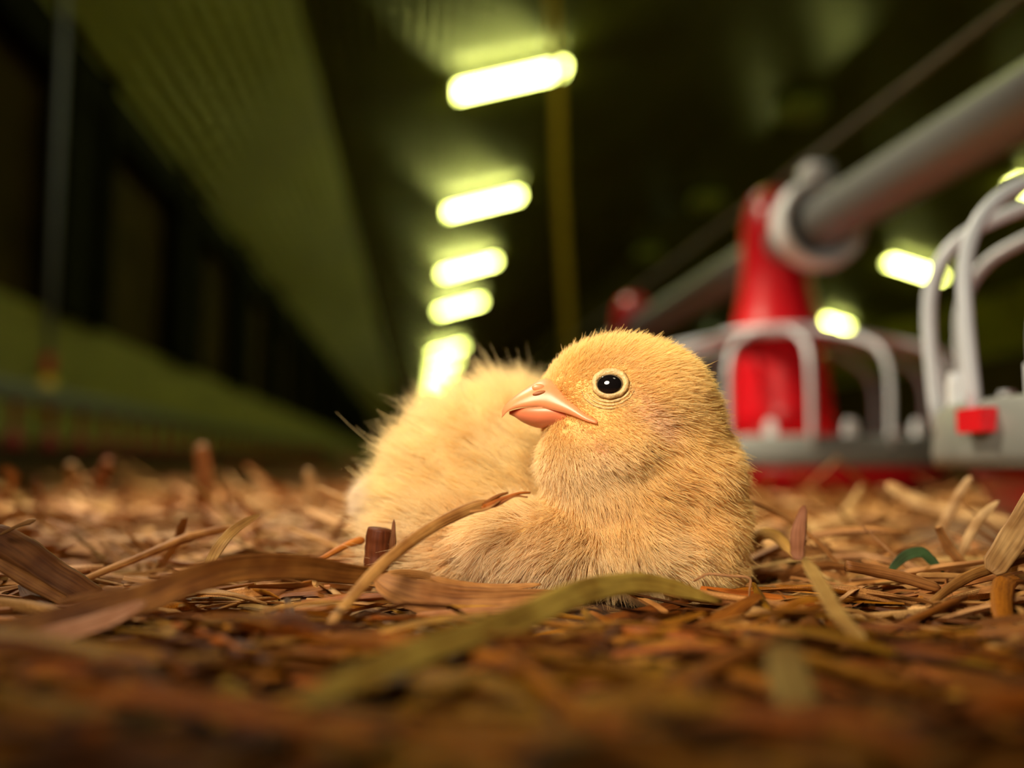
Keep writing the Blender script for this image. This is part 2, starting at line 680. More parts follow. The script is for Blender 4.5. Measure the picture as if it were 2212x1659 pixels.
def pan_feeder():
    root = empty('pan_feeder', (PX, FEED_Y[0], 0))
    R = 0.168
    q = MB()
    q.lathe([(0.001, 0.002), (0.125, 0.001), (0.148, 0.010), (0.162, 0.034), (0.158, 0.034), (0.143, 0.013), (0.12, 0.005), (0.001, 0.006)], 64)
    q.build('pan', M['red'], root)
    q = MB()
    q.lathe([(0.159, 0.028), (R + 0.003, 0.028), (R + 0.004, 0.034), (R + 0.002, 0.051), (R, 0.053), (0.158, 0.053), (0.156, 0.049)], 64, closed=True)
    q.build('rim', M['rim'], root)
    q = MB()
    q.lathe([(0.044, 0.152), (0.060, 0.152), (0.062, 0.156), (0.060, 0.162), (0.048, 0.164), (0.044, 0.163)], 48, closed=True)
    q.build('collar', M['grey_plastic'], root)
    bar = stub = None
    for k in range(NS):
        a = 2 * math.pi * k / NS
        if bar is None:
            pts = smooth_path([(0.056, 0, 0.157), (0.10, 0, 0.148), (0.140, 0, 0.136), (0.158, 0, 0.127), (0.168, 0, 0.112), (0.171, 0, 0.09), (0.169, 0, 0.045)], 4)
            mb = MB()
            v, f, uv = sweep(pts, 0.0029, 10, True, 0.85, (0, 1, 0))
            mb.add(v, f, uv)
            bar = mb.mesh('bar', M['bar'])
            mb = MB()
            mb.box((0.165, 0, 0.057), (0.005, 0.009, 0.012))
            mb.box((0.165, 0, 0.064), (0.004, 0.006, 0.004))
            stub = mb.mesh('stub', M['white_plastic'], False)
        for nm, me, da in (('bar', bar, 0), ('stub', stub, math.pi / NS)):
            o = bpy.data.objects.new(nm, me)
            o.rotation_euler = (0, 0, a + da)
            o.parent = root
            COL.objects.link(o)
    q = MB()
    q.lathe([(0.046, 0.161), (0.0475, 0.120), (0.051, 0.085), (0.056, 0.048), (0.053, 0.048), (0.048, 0.085), (0.0445, 0.120), (0.043, 0.161)], 48, closed=True)
    q.build('feed_tube', M['red'], root)
    # cone and hood around the pipe: round below, an upright oval with a rounded peak above
    q = MB()
    secs = [(0.156, 0.047, 0.047), (0.164, 0.047, 0.047), (0.170, 0.0445, 0.0445), (0.19, 0.0395, 0.040), (0.212, 0.0345, 0.036), (0.228, 0.032, 0.034), (0.25, 0.033, 0.034),
            (0.270, 0.0335, 0.034), (0.288, 0.0285, 0.031), (0.302, 0.021, 0.026), (0.310, 0.013, 0.018), (0.3135, 0.006, 0.009), (0.3137, 0.0003, 0.0003)]
    n = 48
    v, f = [], []
    for (z, rx, ry) in secs:
        for i in range(n):
            a = 2 * math.pi * i / n
            v.append((rx * math.cos(a), ry * math.sin(a), z))
    for j in range(len(secs) - 1):
        for i in range(n):
            i2 = (i + 1) % n
            f.append((j * n + i, j * n + i2, (j + 1) * n + i2, (j + 1) * n + i))
    q.add(v, f)
    q.build('hood', M['red'], root)
    q = MB()
    a = CLIP
    q.box((math.cos(a) * (R + 0.005), math.sin(a) * (R + 0.005), 0.045), (0.006, 0.017, 0.0085), Matrix.Rotation(a, 3, 'Z'))
    q.build('clip', M['red'], root, smooth=False)
    return root


FL = ['pan feeder with pale grill cut by the frame edge, nearest to the camera',
      'red pan feeder standing just behind the chick, its whole red cone in view',
      'far red feeder whose hood just shows above the head of the chick']
pf = pan_feeder()
for i, y in enumerate(FEED_Y):
    o = pf if i == 0 else copy_tree(pf)
    if i:
        for ch in [c for c in o.children if c.name.startswith('clip')]:
            bpy.data.objects.remove(ch)
    o.location = (PX, y, 0)
    o.rotation_euler = (0, 0, TURN_NEAR if i == 0 else TURN)
    tag(o, FL[i] if i < 3 else 'pan feeder far along the feed pipe, hidden beyond the chick', 'feeder', 'pan feeders along the feed pipe')

# ------------------------------------------------------------------ the drinker line on the left
DX = -0.9
dl = empty('drinker_line', (DX, 0, 0))
q = MB()
q.tube([(0, 0.6 + 0.6 * i, 0.183) for i in range(30)], 0.014, 12)
q.build('pipe', M['tube_grey'], dl)
q = MB()
q.box((0, 9.0, 0.205), (0.035, 17.4, 0.018))
q.build('rail', M['tube_grey'], dl, smooth=False)
cup = None
for k in range(40):
    y = 1.72 + 0.206 * k
    if cup is None:
        mb = MB()
        mb.lathe([(0.004, 0.170), (0.010, 0.168), (0.011, 0.135), (0.007, 0.130), (0.006, 0.10), (0.020, 0.092), (0.024, 0.070), (0.018, 0.062), (0.001, 0.062)], 16)
        cup = mb.mesh('nipple', M['dark_red'])
    o = bpy.data.objects.new('nipple', cup)
    o.location = (0, y, 0)
    o.parent = dl
    COL.objects.link(o)
tag(dl, 'drinker pipe with small red nipples hanging low along the wall', 'drinker')
# hanging cord with its red and yellow adjuster
hc = empty('hanging_cord', (DX - 0.045, 2.42, 0.155))
q = MB()
q.tube([(0, 0, 0.03), (0, 0, 1.0), (0.0, 0, ceil_z(DX) - 0.155)], 0.010, 10)
q.build('cord', M['tube_grey'], hc)
q = MB()
q.lathe([(0.001, 0), (0.022, 0), (0.024, 0.02), (0.018, 0.09), (0.010, 0.10), (0.001, 0.10)], 16)
q.build('adjuster', M['yellow'], hc)
q = MB()
q.lathe([(0.011, 0.10), (0.015, 0.105), (0.015, 0.15), (0.011, 0.155)], 16)
q.build('clip', M['red'], hc)
tag(hc, 'grey cord with yellow and red end pieces holding up the drinker pipe', 'cord')

# ochre rope hanging from the ceiling behind the chick
q = MB()
pts = [on_plane(x, y, 1, 5.6) for x, y in ((1203, 180), (1206, 330), (1213, 480), (1220, 600), (1227, 720), (1232, 900), (1234, 1003))]
p0 = np.array(pts[0])
pts = [np.array([p0[0] - 0.05, 5.6, ceil_z(p0[0]) - 0.04])] + pts
q.tube(smooth_path(pts, 4), 0.032, 10)
o = q.build('rope', M['rope'])
tag(o, 'ochre rope hanging from the dark ceiling behind the chick', 'rope')

# ------------------------------------------------------------------ the chick
D0 = 0.2
BLOBS = [  # photo x, y, distance, radii in photo pixels (across, up, deep), group
    (1345, 868, .2050, 188, 134, 138, 'h'),
    (1325, 940, .2015, 152, 95, 112, 'h'),
    (1268, 985, .2035, 104, 95, 100, 'h'),
    (1300, 1050, .2055, 118, 100, 100, 'n'),
    (1380, 1060, .2075, 130, 130, 115, 'n'),
    (1428, 925, .2100, 125, 140, 140, 'h'),
    (1462, 1020, .2120, 126, 130, 140, 'n'),
    (1405, 995, .2065, 135, 105, 116, 'n'),
    (1430, 1195, .2075, 115, 95, 104, 'b'),
    (1478, 1125, .2140, 122, 140, 140, 'n'),
    (1480, 1210, .2140, 118, 78, 125, 'n'),
    (1350, 1178, .2040, 150, 92, 100, 'b'),
    (1195, 1175, .2040, 200, 90, 100, 'b'),
    (1170, 1088, .2380, 240, 170, 225, 'd'),
    (1035, 1012, .2420, 132, 132, 175, 'd'),
    (950, 1066, .2400, 95, 106, 145, 'd'),
    (845, 1080, .2420, 66, 42, 60, 't'),
    (990, 1165, .2250, 140, 82, 150, 'd'),
    (1085, 978, .2480, 122, 118, 150, 'd'),
]
chick = empty('chick', P(1250, 1290, 0.21))


def to_local(p):
    return np.asarray(p) - np.array(chick.location)


def ell_mesh(bm, x, y, d, rx, ry, rw, sub=4):
    s = d / FPX
    c = P(x, y, d)
    r = bmesh.ops.create_icosphere(bm, subdivisions=sub, radius=1.0)
    for vv in r['verts']:
        q = c + RT * (vv.co.x * rx * s) + UP * (vv.co.y * ry * s) + FW * (vv.co.z * rw * s)
        vv.co = to_local(q)


bm = bmesh.new()
for (x, y, d, rx, ry, rw, g) in BLOBS:
    ell_mesh(bm, x, y, d, rx, ry, rw, 3)
me = bpy.data.meshes.new('tmp')
bm.to_mesh(me)
bm.free()
tmp = bpy.data.objects.new('tmp', me)
COL.objects.link(tmp)
mod = tmp.modifiers.new('r', 'REMESH')
mod.mode = 'VOXEL'
mod.voxel_size = 0.0011
mod = tmp.modifiers.new('s', 'SMOOTH')
mod.factor = 0.5
mod.iterations = 24
dg = bpy.context.evaluated_depsgraph_get()
body_me = bpy.data.meshes.new_from_object(tmp.evaluated_get(dg))
bpy.data.objects.remove(tmp)
body_me.name = 'body'
M['skin'] = plain('chick_skin', (0.58, 0.35, 0.12), 0.9, 300, 0.15, spec=0.1)
body_me.materials.clear()
body_me.materials.append(M['skin'])
body_me.polygons.foreach_set('use_smooth', [True] * len(body_me.polygons))
body = bpy.data.objects.new('body', body_me)
body.parent = chick
COL.objects.link(body)


def eye_mat():
    m, nt, b = mat('eye')
    b.inputs['Base Color'].default_value = (0.004, 0.003, 0.003, 1)
    b.inputs['Roughness'].default_value = 0.06
    b.inputs['Coat Weight'].default_value = 1.0
    return m


M['eye'] = eye_mat()
M['lid'] = plain('eyelid', (0.50, 0.31, 0.12), 0.5, 500, 0.2, bump=0.5)
M['beak'] = plain('beak', (0.62, 0.215, 0.085), 0.40, 120, 0.12)
M['beak_low'] = plain('lower_beak', (0.62, 0.165, 0.07), 0.40, 120, 0.12)
M['nostril'] = plain('nostril', (0.24, 0.07, 0.015), 0.6, 200, 0.2)
for k in ('beak', 'beak_low'):
    bb = M[k].node_tree.nodes['Principled BSDF']
    bb.inputs['Subsurface Weight'].default_value = 0.25
    bb.inputs['Subsurface Radius'].default_value = (0.002, 0.0008, 0.0004)
    bb.inputs['Subsurface Scale'].default_value = 1.0

# skin surface lookup
from mathutils.bvhtree import BVHTree
nv = len(body_me.vertices)
V = np.zeros(nv * 3, dtype=np.float32)
body_me.vertices.foreach_get('co', V)
V = V.reshape(-1, 3).astype(float)
N = np.zeros(nv * 3, dtype=np.float32)
body_me.vertices.foreach_get('normal', N)
N = N.reshape(-1, 3).astype(float)
body_me.calc_loop_triangles()
T = np.zeros(len(body_me.loop_triangles) * 3, dtype=np.int32)
body_me.loop_triangles.foreach_get('vertices', T)
T = T.reshape(-1, 3)
bvh = BVHTree.FromPolygons([tuple(p) for p in V], [tuple(t) for t in T])
LOC = np.array(chick.location)


def skin_at(x, y):
    """skin point and normal met by the view line through photo pixel x, y (chick-local)"""
    r = FW + RT * ((x - CX) / FPX) + UP * ((CY - y) / FPX)
    h = bvh.ray_cast(Vector(CAM - LOC), Vector(r).normalized())
    return np.array(h[0]), np.array(h[1])


# beak: lofted along its length, cross sections are arches (photo pixel profile at the beak's own distance)
S = D0 / FPX
BT = math.radians(13)


def beak_point(x, y, side):
    d = 0.2055 - (1345 - x) * S * math.tan(BT) - side * S
    return to_local(P(x, y, d))


def loft(sections, n=14):
    v, f = [], []
    for (x, top, bot, hw, ex) in sections:
        for i in range(n):
            a = math.pi * i / (n - 1)
            yy = bot + (top - bot) * math.sin(a) ** ex
            v.append(beak_point(x, yy, hw * math.cos(a)))
    k = len(sections)
    for j in range(k - 1):
        for i in range(n - 1):
            f.append((j * n + i, (j + 1) * n + i, (j + 1) * n + i + 1, j * n + i + 1))
        f.append((j * n + n - 1, (j + 1) * n + n - 1, (j + 1) * n, j * n))
    f.append(tuple(range(n)))
    f.append(tuple(reversed(range((k - 1) * n, k * n))))
    return v, f


def dense(secs, per=4):
    return [tuple(a) for a in smooth_path(secs, per)]


upper = dense([(1290, 897, 916, 134, .8), (1265, 878, 909, 121, .8), (1230, 844, 895, 97, .8), (1195, 818, 886, 76, .8), (1168, 820, 880, 60, .75), (1140, 836, 879, 47, .75),
               (1115, 853, 882, 34, .75), (1098, 868, 888, 23, .75), (1088, 879, 898, 13, .8), (1084, 889, 903, 5, .8)])
q = MB()
v, f = loft(upper, 18)
q.add(v, f)
ub = q.build('upper_beak', M['beak'], chick)
lower = dense([(1292, 914, 938, 108, .7), (1255, 902, 932, 94, .7), (1222, 889, 927, 80, .7), (1190, 880, 926, 70, .7), (1160, 879, 924, 56, .7), (1132, 881, 914, 38, .7), (1112, 885, 901, 17, .8), (1100, 889, 895, 6, .8)])
# the lower beak is an upside-down arch
v, f = loft([(x, bot, top, hw, ex) for (x, top, bot, hw, ex) in lower], 18)
q = MB()
q.add(v, [tuple(reversed(t)) for t in f])
lb = q.build('lower_beak', M['beak_low'], chick)
beak_pts = []
for (x, top, bot, hw, ex) in upper + lower:
    for sd in (-1, -.5, 0, .5, 1):
        for tt in (0, .5, 1):
            beak_pts.append(beak_point(x, bot + (top - bot) * tt, hw * sd))


def blob(name, c, ax, rad, material, parent, sub=3):
    bm = bmesh.new()
    bmesh.ops.create_icosphere(bm, subdivisions=sub, radius=1.0)
    for vv in bm.verts:
        vv.co = Vector(c + ax[0] * (vv.co.x * rad[0]) + ax[1] * (vv.co.y * rad[1]) + ax[2] * (vv.co.z * rad[2]))
    me = bpy.data.meshes.new(name)
    bm.to_mesh(me)
    bm.free()
    me.materials.append(material)
    me.polygons.foreach_set('use_smooth', [True] * len(me.polygons))
    o = bpy.data.objects.new(name, me)
    o.parent = parent
    COL.objects.link(o)
    return o


def beak_surface(x, y):
    bv = BVHTree.FromObject(ub, bpy.context.evaluated_depsgraph_get())
    r = FW + RT * ((x - CX) / FPX) + UP * ((CY - y) / FPX)
    h = bv.ray_cast(Vector(CAM - LOC), Vector(r).normalized())
    return np.array(h[0]) if h[0] is not None else beak_point(x, y, 60)


c0 = beak_surface(1163, 837)
blob('nostril_flap', c0, (RT, UP, FW), (14 * S, 8 * S, 5 * S), M['beak'], ub)
c0 = beak_surface(1165, 849)
blob('nostril', c0, (RT * 0.97 + UP * 0.22, UP * 0.97 - RT * 0.22, FW), (15 * S, 4.5 * S, 5 * S), M['nostril'], ub)

# eye on the near side, its twin on the far side
eye_c, eye_n = skin_at(1317, 832)
eye_n = eye_n / np.linalg.norm(eye_n)
head_c = to_local(P(1345, 868, .2050))


def make_eye(c, n):
    n = n / np.linalg.norm(n)
    a = RT - n * (RT @ n)
    a /= np.linalg.norm(a)
    bq = np.cross(n, a)
    if bq @ UP < 0:
        bq = -bq
    e = blob('eye', c + n * (2 * S) - bq * 0 * S, (a, bq, n), (28 * S, 23 * S, 17 * S), M['eye'], chick, 4)
    # lids: a squashed ring, thicker above, drawn into a corner behind
    v, f = [], []
    nu, nw = 40, 10
    for i in range(nu):
        t = 2 * math.pi * i / nu
        ca, sa = math.cos(t), math.sin(t)
        major = 31 + 3 * max(0, ca) + 2 * max(0, sa)
        minor = 6.5 + 2.0 * max(0, sa) + 0.6 * math.sin(11 * t)
        cen = c + (a * (ca * major) + bq * (sa * major * 0.80 + 1.5)) * S + n * (1.5 * S)
        out = a * ca + bq * sa * 0.85
        out = out / np.linalg.norm(out)
        for j in range(nw):
            u = 2 * math.pi * j / nw
            v.append(cen + (out * math.cos(u) * minor + n * math.sin(u) * 8) * S)
    for i in range(nu):
        for j in range(nw):
            f.append((i * nw + j, ((i + 1) % nu) * nw + j, ((i + 1) % nu) * nw + (j + 1) % nw, i * nw + (j + 1) % nw))
    q = MB()
    q.add(v, f)
    o = q.build('eyelid', M['lid'], chick)
    # wrinkled folds below and behind the eye
    for (rad, t0, t1, mi) in ((44, -2.7, 0.3, 3.2), (53, -2.9, -0.1, 2.6), (62, -3.0, -0.9, 2.4)):
        pts = []
        for i in range(15):
            t = t0 + (t1 - t0) * i / 14
            cc = c + (a * (math.cos(t) * rad) + bq * (math.sin(t) * rad * 0.80)) * S
            h = bvh.find_nearest(Vector(cc))
            pts.append(np.array(h[0]) + n * (0.5 + 1.2 * math.sin(i * 2.1)) * S)
        q = MB()
        q.tube(pts, [mi * S * (0.3 + 0.7 * math.sin(math.pi * i / 14)) for i in range(15)], 8)
        q.build('eyelid_fold', M['lid'], chick)


make_eye(eye_c, eye_n)
mir = eye_c - FW * (2 * ((eye_c - head_c) @ FW))
h = bvh.find_nearest(Vector(mir))
make_eye(np.array(h[0]), np.array(h[1]))

# ---- down: individual hair curves grown on the skin
NH = 215000
area_t = np.linalg.norm(np.cross(V[T[:, 1]] - V[T[:, 0]], V[T[:, 2]] - V[T[:, 0]]), axis=1)
mid = V[T].mean(axis=1)
face_d = np.minimum(np.linalg.norm(mid - eye_c, axis=1), np.linalg.norm(mid - beak_point(1235, 890, 80), axis=1)) / S
area_t = area_t * (1 + 3.5 * np.exp(-(face_d / 85) ** 2))
cum = np.cumsum(area_t)
cum /= cum[-1]
ti = np.searchsorted(cum, rng.random(NH))
r1, r2 = rng.random(NH), rng.random(NH)
fl_ = r1 + r2 > 1
r1[fl_], r2[fl_] = 1 - r1[fl_], 1 - r2[fl_]
w0 = (1 - r1 - r2)[:, None]
root = V[T[ti, 0]] * w0 + V[T[ti, 1]] * r1[:, None] + V[T[ti, 2]] * r2[:, None]
nrm = N[T[ti, 0]] * w0 + N[T[ti, 1]] * r1[:, None] + N[T[ti, 2]] * r2[:, None]
nrm /= np.linalg.norm(nrm, axis=1)[:, None]


def pix(p):
    q = p + LOC - CAM
    d = q @ FW
    return CX + FPX * (q @ RT) / d, CY - FPX * (q @ UP) / d


px, py = pix(root)
# group weights from the nearest blobs
W = {g: np.zeros(NH) for g in 'hnbdt'}
for (x, y, d, rx, ry, rw, g) in BLOBS:
    s = d / FPX
    dv = root - to_local(P(x, y, d))
    e = np.sqrt(((dv @ RT) / (rx * s)) ** 2 + ((dv @ UP) / (ry * s)) ** 2 + ((dv @ FW) / (rw * s)) ** 2)
    W[g] = np.maximum(W[g], np.exp(-((e - 0.9).clip(0)) * 9))
tot = sum(W.values())
for g in W:
    W[g] = W[g] / tot
beak0 = beak_point(1170, 868, 0)
dist_eye = np.linalg.norm(root - eye_c, axis=1) / S
dist_eye = np.minimum(dist_eye, np.linalg.norm(root - mir, axis=1) / S)
kd = kdtree.KDTree(len(beak_pts))
for i, p in enumerate(beak_pts):
    kd.insert(Vector(p), i)
kd.balance()
near = np.linalg.norm(root - beak0, axis=1) < 0.03
dist_beak = np.full(NH, 999.0)
for i in np.where(near)[0]:
    dist_beak[i] = kd.find(Vector(root[i]))[2] / S


def unit(a):
    return a / np.maximum(np.linalg.norm(a, axis=1), 1e-9)[:, None]


def vec(u, vv, ww):
    return RT * u + UP * vv - FW * ww      # right, up, towards the viewer


f_head = unit(root - beak0)
f_neck = unit(unit(root - beak0) * 0.8 + vec(0.35, -0.5, 0.1))
f_breast = unit(np.tile(vec(0.0, -0.25, 0.0), (NH, 1)) + unit(root - to_local(P(1310, 1075, .203))))
f_body = unit(np.tile(vec(-0.75, 0.42, -0.05), (NH, 1)) + 0.35 * unit(root - to_local(P(1180, 1060, .235))))
f_tail = np.tile(vec(-1, -0.05, -0.15), (NH, 1))
flow = (f_head * W['h'][:, None] + f_neck * W['n'][:, None] + f_breast * W['b'][:, None] + f_body * W['d'][:, None] + f_tail * W['t'][:, None])
# low frequency swirl so that the down lies in tufts
sw = np.array([[pnoise(Vector(p * 140)), pnoise(Vector(p * 140 + 17.3)), pnoise(Vector(p * 140 + 41.7))] for p in root])
swamp = 0.35 * W['h'] + 0.6 * W['n'] + 1.0 * W['b'] + 0.55 * W['d'] + 0.3 * W['t']
flow = flow + sw * swamp[:, None]
tang = unit(flow - nrm * np.sum(flow * nrm, axis=1)[:, None])
lift = 0.85 * W['h'] + 0.8 * W['n'] + 0.75 * W['b'] + 1.05 * W['d'] + 0.5 * W['t']
lift = lift * (0.45 + 1.1 * rng.random(NH))
direc = unit(tang + nrm * lift[:, None] + rng.normal(0, 0.16, (NH, 3)))
length = (0.0035 * W['h'] + 0.0048 * W['n'] + 0.0056 * W['b'] + 0.0088 * W['d'] + 0.0060 * W['t'])
length *= (0.55 + 0.6 * rng.random(NH))
guard = rng.random(NH) < 0.05
length[guard] *= 1.4
lift[guard] *= 1.2
face = np.clip((dist_eye - 36) / 70, 0, 1)
length *= 0.32 + 0.68 * face
length *= np.clip(0.30 + dist_beak / 110, 0.30, 1)
# nearly bare streak of skin running down behind the eye to the ear
ear = []
for t in np.linspace(0, 1, 8):
    ear.append(skin_at(1372 + 62 * t, 868 + 62 * t)[0])
de = np.min(np.stack([np.linalg.norm(root - e, axis=1) for e in ear]), axis=0) / S
length *= np.clip(0.35 + de / 45, 0.35, 1)
gape = [skin_at(1240 + 56 * t, 924 + 44 * t)[0] for t in np.linspace(0, 1, 8)]
dgp = np.min(np.stack([np.linalg.norm(root - e, axis=1) for e in gape]), axis=0) / S
length *= np.clip(0.4 + dgp / 40, 0.4, 1)
keep = (dist_eye > 34) & (dist_beak > 5) & (pix(root)[1] < 1400)

# colours (linear): gold crown, orange nape, pale face and throat, cream back, whitish tail, pinkish flank
def colmix(c):
    return np.array(c)[None, :]


col = (colmix((0.95, 0.66, 0.22)) * W['h'][:, None] + colmix((0.95, 0.63, 0.20)) * W['n'][:, None] + colmix((0.91, 0.68, 0.34)) * W['b'][:, None]
       + colmix((0.91, 0.71, 0.34)) * W['d'][:, None] + colmix((0.90, 0.74, 0.54)) * W['t'][:, None])
low = np.clip((py - 900) / 90, 0, 1) * np.clip((1420 - px) / 120, 0, 1) * (W['h'] + 0.6 * W['n'])
col = col * (1 - low[:, None]) + colmix((0.92, 0.68, 0.35)) * low[:, None]
pink = np.clip((py - 1090) / 90, 0, 1) * np.clip((1330 - px) / 160, 0, 1) * (W['b'] + W['d'])
col = col * (1 - 0.7 * pink[:, None]) + colmix((0.89, 0.66, 0.40)) * 0.7 * pink[:, None]
earw = np.exp(-(de / 26) ** 2) * W['h']
col = col * (1 - 0.8 * earw[:, None]) + colmix((0.90, 0.60, 0.40)) * 0.8 * earw[:, None]
gw = np.exp(-(dgp / 11) ** 2)
col = col * (1 - 0.8 * gw[:, None]) + colmix((0.66, 0.27, 0.17)) * 0.8 * gw[:, None]
ey = np.maximum(np.exp(-((dist_eye - 55) / 38) ** 2), np.exp(-(dist_beak / 38) ** 2)) * W['h']
col = col * (1 - 0.6 * ey[:, None]) + colmix((0.82, 0.54, 0.21)) * 0.6 * ey[:, None]
patch = np.array([pnoise(Vector(p * 60 + 5.0)) for p in root])
col = col * (1 + 0.12 * patch)[:, None] * (0.88 + 0.2 * rng.random(NH))[:, None]
dark = rng.random(NH) < 0.0012
col[dark] = (0.16, 0.09, 0.04)

sel = np.where(keep)[0]
root, nrm, direc, length, col = root[sel], nrm[sel], direc[sel], length[sel], col[sel].clip(0, 1)
Wd = (W['d'] + W['b'] + 0.6 * W['n'] + W['t'])[sel]
n = len(sel)
# tufts: tips drawn together
nt_ = n // 16
cid = np.where(rng.random(n) < 1 / (13 + 40 * (W['d'] + 0.15 * W['b'])[sel]))[0]
kd = kdtree.KDTree(nt_)
nt_ = len(cid)
kd = kdtree.KDTree(nt_)
for i, c in enumerate(cid):
    kd.insert(Vector(root[c]), i)
kd.balance()
own = np.array([kd.find(Vector(p))[1] for p in root])
tuft = 0.75 + 0.75 * rng.random(nt_)
length *= 1 + (tuft[own] - 1) * np.clip(W['d'][sel] + 0.4 * W['b'][sel], 0, 1)
tip = root + direc * length[:, None]
ctip = tip[cid[own]]
pull = (0.24 + 0.40 * W['d'][sel] + 0.14 * W['b'][sel] + 0.1 * W['n'][sel] + 0.3 * W['t'][sel]) * (0.6 + 0.5 * rng.random(n))
d2 = ctip - tip
far = np.linalg.norm(d2, axis=1)
pull = np.where(far > 0.0045, pull * 0.4, pull).clip(0, 0.85)
K = 6
ts = np.linspace(0, 1, K)
bend = rng.normal(0, 0.10, (n, 3)) * length[:, None]
pos = np.zeros((n, K, 3))
start = root - nrm * 0.0003
for k, t in enumerate(ts):
    base = start + direc * (length * t)[:, None] + nrm * (length * 0.22 * (t - t * t))[:, None]
    pos[:, k] = base + d2 * (pull * t ** 1.5)[:, None] + bend * (t * t)
hc_ = bpy.data.hair_curves.new('down')
hc_.add_curves([K] * n)
hc_.attributes['position'].data.foreach_set('vector', pos.astype(np.float32).ravel()) if 'position' in hc_.attributes else hc_.position_data.foreach_set('vector', pos.astype(np.float32).ravel())
ra = hc_.attributes.get('radius') or hc_.attributes.new('radius', 'FLOAT', 'POINT')
rad = (0.000062 * (1 - 0.78 * ts ** 1.3))[None, :] * (0.75 + 0.5 * rng.random(n))[:, None]
ra.data.foreach_set('value', rad.astype(np.float32).ravel())
ca = hc_.attributes.new('tint', 'FLOAT_COLOR', 'POINT')
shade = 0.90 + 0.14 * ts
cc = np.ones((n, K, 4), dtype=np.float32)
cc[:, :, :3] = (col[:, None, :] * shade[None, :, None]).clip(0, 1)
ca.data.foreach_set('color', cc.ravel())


def down_material():
    m = bpy.data.materials.new('down')
    m.use_nodes = True
    nt = m.node_tree
    nt.nodes.remove(nt.nodes['Principled BSDF'])
    at = node(nt, 'ShaderNodeAttribute')
    at.attribute_name = 'tint'
    df = node(nt, 'ShaderNodeBsdfDiffuse')
    tr = node(nt, 'ShaderNodeBsdfTranslucent')
    link(nt, at.outputs['Color'], df.inputs[0])
    link(nt, at.outputs['Color'], tr.inputs[0])
    ms = node(nt, 'ShaderNodeMixShader')
    ms.inputs[0].default_value = 0.5
    link(nt, df.outputs[0], ms.inputs[1])
    link(nt, tr.outputs[0], ms.inputs[2])
    gl = node(nt, 'ShaderNodeBsdfHair')
    gl.component = 'Reflection'
    gl.inputs['Color'].default_value = (1, 0.9, 0.75, 1)
    gl.inputs['RoughnessU'].default_value = 0.25
    gl.inputs['RoughnessV'].default_value = 0.6
    m2 = node(nt, 'ShaderNodeMixShader')
    m2.inputs[0].default_value = 0.09
    link(nt, ms.outputs[0], m2.inputs[1])
    link(nt, gl.outputs[0], m2.inputs[2])
    link(nt, m2.outputs[0], nt.nodes['Material Output'].inputs[0])
    return m


hc_.materials.append(down_material())
down = bpy.data.objects.new('down', hc_)
down.parent = chick
down['kind'] = 'stuff'
COL.objects.link(down)
tag(chick, 'fluffy yellow chick resting on straw with its head turned back', 'chick')

# ------------------------------------------------------------------ straw: the pieces one can pick out
TAN, PALE, BROWN, DARK, RUST, OLIVE, PINK, GREEN = ((0.50, 0.25, 0.085), (0.72, 0.46, 0.22), (0.28, 0.10, 0.014), (0.11, 0.035, 0.007), (0.44, 0.13, 0.015),
                                                    (0.40, 0.29, 0.06), (0.52, 0.28, 0.17), (0.05, 0.11, 0.045))


def piece(name, pts, wpx, color, label, flat=0.3, curl=0.0, twist=0.0, ref=None, n=10, per=6, cat='straw', group=None, taper=(0.55, 0.35), knots=()):
    """one stalk: pts are photo pixel + distance; wpx its width in photo pixels there"""
    p3 = [P(*q) for q in pts]
    base = np.mean(p3, axis=0)
    base[2] = min(q[2] for q in p3)
    path = smooth_path([q - base for q in p3], per)
    k = len(path)
    dd = np.interp(np.linspace(0, 1, k), np.linspace(0, 1, len(pts)), [q[2] for q in pts])
    ww = np.interp(np.linspace(0, 1, k), np.linspace(0, 1, len(wpx)), wpx) if hasattr(wpx, '__len__') else np.full(k, float(wpx))
    t = np.linspace(0, 1, k)
    env = np.minimum(1, np.minimum(taper[0] + t * 8, taper[1] + (1 - t) * 8))
    for kt in knots:
        env = env + 0.35 * np.exp(-((t - kt) / 0.018) ** 2)
    wob = 1 + 0.07 * np.array([pnoise(Vector((i * 0.35, wpx[0] if hasattr(wpx, '__len__') else wpx, 3.3))) for i in range(k)])
    rads = ww * 0.5 * dd / FPX * env * wob
    v, f, uv = sweep(path, list(rads), n, True, flat, tuple(ref) if ref is not None else tuple(-FW * 0.8 + UP * 0.6), twist, curl)
    mb = MB()
    mb.add(v, f, uv)
    o = mb.build(name, M['straw'], loc=base)
    o.color = (*color, 1)
    tag(o, label, cat, group)
    return o


